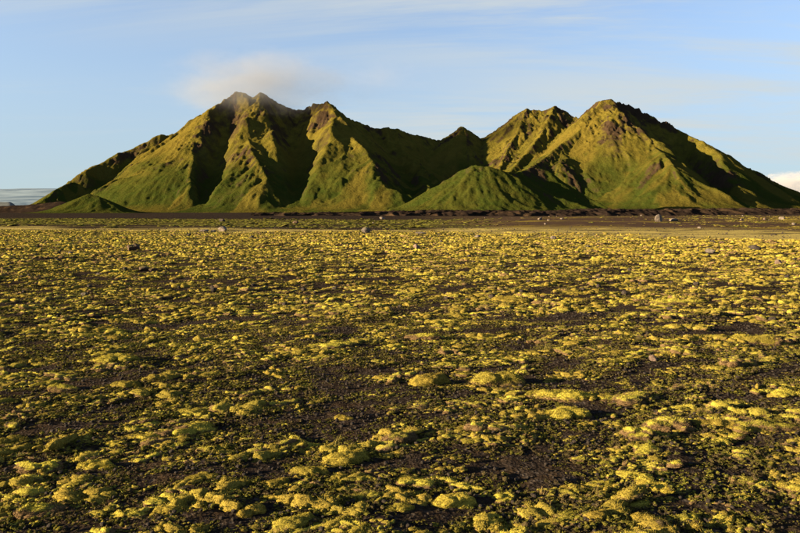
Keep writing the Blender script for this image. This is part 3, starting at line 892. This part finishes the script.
ROCKS = [  # x, y of the foot, width px, height/width, kind, label
    (131, 251, 13, 0.55, 'brown', 'brown boulder with mossy top standing alone in the left moss field'),
    (143, 271, 11, 0.6, 'brown', 'rough reddish brown rock in the left moss field casting a long shadow'),
    (152, 271.5, 9, 0.4, 'brown', 'low brown rock touching the rough reddish one'),
    (251, 239, 6, 0.7, 'dark', 'small black rock where the moss field ends, left of middle'),
    (222, 231.5, 11, 0.6, 'pale', 'pale grey angular boulder at the far edge of the moss field'),
    (203, 232, 10, 0.35, 'pale', 'flat pale grey rock left of the angular pale boulder'),
    (213, 232, 6, 0.35, 'pale', 'small flat grey rock between the two pale ones'),
    (366, 232.5, 11, 0.6, 'grey', 'two-toned grey boulder at the far edge of the moss, middle'),
    (417, 249, 9, 0.6, 'pink', 'pinkish grey boulder with black shaded side in middle of moss field'),
    (442, 243, 5, 0.7, 'dark', 'small dark rock behind the pinkish grey boulder'),
    (478, 237.5, 7, 0.45, 'pale', 'pale low rock on the grassy strip, middle'),
    (421, 234, 12, 0.2, 'pale', 'flat pale slab on the grassy strip, middle'),
    (440, 235.5, 5, 0.5, 'dark', 'small dark stone right of the flat pale slab'),
    (554, 239, 6, 0.6, 'pale', 'whitish rock on the grassy strip below the brown bank'),
    (548, 238.5, 4, 0.6, 'brown', 'brown stone touching the whitish rock on the strip'),
    (600, 242, 6, 0.4, 'dark', 'dark flat stone on the grassy strip, right of middle'),
    (588, 247, 6, 0.4, 'grey', 'grey low stone at the edge of the moss below the strip'),
    (659, 221.5, 9.5, 0.85, 'pale', 'large pale leaning boulder on the crest of the brown bank'),
    (675, 221, 8, 0.35, 'pale', 'flat pale rock just right of the large leaning boulder'),
    (757, 251, 13, 0.5, 'dark', 'dark pyramid-shaped boulder on the grassy strip at right'),
    (779, 265, 8, 0.75, 'pink', 'pinkish upright boulder in the moss near the right edge'),
    (712, 253, 12, 0.35, 'grey', 'grey low rock pile at the moss edge left of dark pyramid'),
    (714, 243, 8, 0.5, 'dark', 'dark rock on the strip below the brown bank at right'),
    (723, 243.5, 6, 0.4, 'brown', 'brown stone beside the dark rock on the strip'),
    (295, 224, 7, 0.6, 'brown', 'reddish brown boulder on the green flats, left of middle'),
    (222, 221.5, 7, 0.45, 'dark', 'dark boulder on the black sand far left'),
    (382, 219, 6, 0.5, 'pale', 'pale boulder on the black sand, middle'),
    (171, 249, 4, 0.7, 'dark', 'small dark stone right of the mossy brown boulder'),
    (189, 236, 5, 0.5, 'dark', 'small dark stone at the far edge of the moss, left'),
    (70, 254, 6, 0.5, 'grey', 'small grey stone left of the mossy brown boulder'),
    (98, 275, 7, 0.4, 'grey', 'low grey stone left of the rough reddish rock'),
    (83, 296, 9, 0.45, 'grey', 'grey stone among the moss on the left side'),
    (654, 361, 10, 0.7, 'pink', 'light grey pointed stone among dark gravel, right of middle'),
    (562, 219.5, 4, 0.6, 'pale', 'pale stone at the foot of the lava ridge'),
    (540, 220, 5, 0.6, 'pale', 'pale stone on the bank crest, left of the leaning boulder'),
    (549, 221, 3.5, 0.6, 'pale', 'little pale stone beside the bank crest stone'),
    (742, 220.5, 5, 0.6, 'pink', 'pinkish stone on the bank crest right of the leaning boulder'),
    (783, 219.5, 6, 0.6, 'pale', 'pale stone on the bank crest near the right edge'),
    (794, 225, 4, 0.6, 'pale', 'pale stone on the bank slope at the right edge'),
    (700, 228, 4, 0.5, 'pale', 'small pale stone on the brown bank slope'),
]

ROCK_SPOTS = []
def build_rocks():
    r = np.random.default_rng(77)
    mats = {'brown': mat_stone('brown_rock', (0.0324, 0.0202, 0.0151), (0.0720, 0.0454, 0.0324), 0.6),
            'dark': mat_stone('dark_rock', (0.0101, 0.0086, 0.0079), (0.0324, 0.0259, 0.0223)),
            'grey': mat_stone('grey_rock', (0.0360, 0.0324, 0.0302), (0.0864, 0.0756, 0.0684), 0.3),
            'pale': mat_stone('pale_rock', (0.060, 0.050, 0.042), (0.125, 0.106, 0.090)),
            'pink': mat_stone('pinkish_rock', (0.0720, 0.0504, 0.0403), (0.1368, 0.1008, 0.0828))}
    for px, py, wpx, hw, kind, label in ROCKS:
        x, y, z = on_ground(px, py)
        size = wpx / FPX * y * (0.85 if kind in ('grey', 'pink', 'dark') else 0.95)
        o = make_rock('boulder', r, 4 if wpx > 7 else 3, mats[kind], 1.0, r.uniform(0.7, 0.95), r.uniform(0.8, 1.1) * hw * 1.25, int(r.integers(8, 14)))
        col.objects.link(o)
        o.location = (x, y + size * 0.3, z + 0.02 * size)
        if y < 60: ROCK_SPOTS.append((x, y + size * 0.3, size))
        o.rotation_euler = (r.uniform(-0.1, 0.1), r.uniform(-0.1, 0.1), r.uniform(-0.4, 0.4))
        o.scale = (size,) * 3
        o['label'] = label; o['category'] = 'boulder' if wpx > 6 else 'stone'
        o['group'] = 'boulders and stones on the plain'
        if wpx <= 6: o.name = 'stone'
    x = rng.uniform(-20, 95, 110); y = rng.uniform(62, 118, 110)
    k = len(x)
    r2 = [make_rock('b', r, 2, mats['pale'], 1, 0.8, 0.7) for _ in range(3)] + [make_rock('b', r, 2, mats['pink'], 1, 0.8, 0.7) for _ in range(2)] + [make_rock('b', r, 2, mats['dark'], 1, 0.8, 0.7) for _ in range(2)]
    scatter('scattered_stones', 'tiny pale stones strewn over the brown bank below the lava ridge', 'stones',
            np.stack([x, y, ground_z(x, y)], -1), np.stack([np.zeros(k), np.zeros(k), rng.uniform(0, 6.28, k)], -1),
            np.repeat((0.07 + 0.30 * rng.random(k) ** 3)[:, None], 3, 1), rng.integers(0, 7, k), r2)

# ------------------------------------------------------------------ clouds
def cloud(name, label, centre, size, density, scale, cut, soft, mat_name, aniso=0.0, warp=(1, 1, 1), tilt=0.0, color=(1, 1, 1)):
    m, nt, out = new_mat(mat_name)
    tc = nt.add('ShaderNodeTexCoord').outputs['Object']         # -1 .. 1 through the box of air
    x, y, z = nt.sep(tc)
    rad = nt.math('SQRT', nt.math('ADD', nt.math('ADD', nt.math('MULTIPLY', x, x), nt.math('MULTIPLY', y, y)), nt.math('MULTIPLY', z, z)))
    n = nt.noise(nt.scalev(tc, warp), scale, 5, 0.6, 0.4)
    body = nt.math('ADD', nt.math('SUBTRACT', 1.0, rad), nt.math('MULTIPLY', nt.math('SUBTRACT', n, 0.5), 1.7))
    d = nt.math('MULTIPLY', nt.ramp(body, cut, cut + soft), nt.ramp(rad, 0.75, 0.99, 1.0, 0.0))
    pv = nt.add('ShaderNodeVolumePrincipled')
    pv.inputs['Color'].default_value = (*color, 1)
    pv.inputs['Anisotropy'].default_value = aniso
    nt.put(pv.inputs['Density'], nt.math('MULTIPLY', d, density))
    nt.l.new(pv.outputs[0], out.inputs['Volume'])
    v, f = ico(4)
    o = mesh_obj(name, v * 1.02, f, m)
    o.location = centre; o.scale = size; o.rotation_euler = (0, tilt, 0)
    o['label'] = label; o['category'] = 'cloud'; o['kind'] = 'thing'
    return o

def build_clouds():
    p = at(253, 86, 1425)
    cloud('cap_cloud', 'soft beige cloud resting on the left mountain summit', p, (250, 140, 105), 0.0075, 2.1, 0.05, 0.95, 'cap_cloud_mist', color=(0.30, 0.32, 0.36))
    p = at(372, 80, 1500)
    cloud('wispy_cloud', 'thin grey wisp of cloud drifting right of the capped summit', p, (200, 90, 80), 0.002, 1.9, 0.30, 0.7, 'wispy_cloud_mist', color=(0.34, 0.36, 0.40))
    p = at(822, 185, 14000)
    cloud('cumulus_cloud', 'pale cumulus bank behind the right foot of the mountain', p, (2300, 900, 430), 0.0012, 2.2, 0.25, 0.25, 'cumulus_mist', warp=(2.2, 1, 1), color=(0.50, 0.49, 0.51))

import sys
build_ground(); print('ground', time.time() - T0)
build_mountains(); print('mountains', time.time() - T0)
build_lava_ridge(); build_far()
build_clouds()
build_rocks(); print('rocks', time.time() - T0)
build_gravel()
build_moss(); print('moss', time.time() - T0)
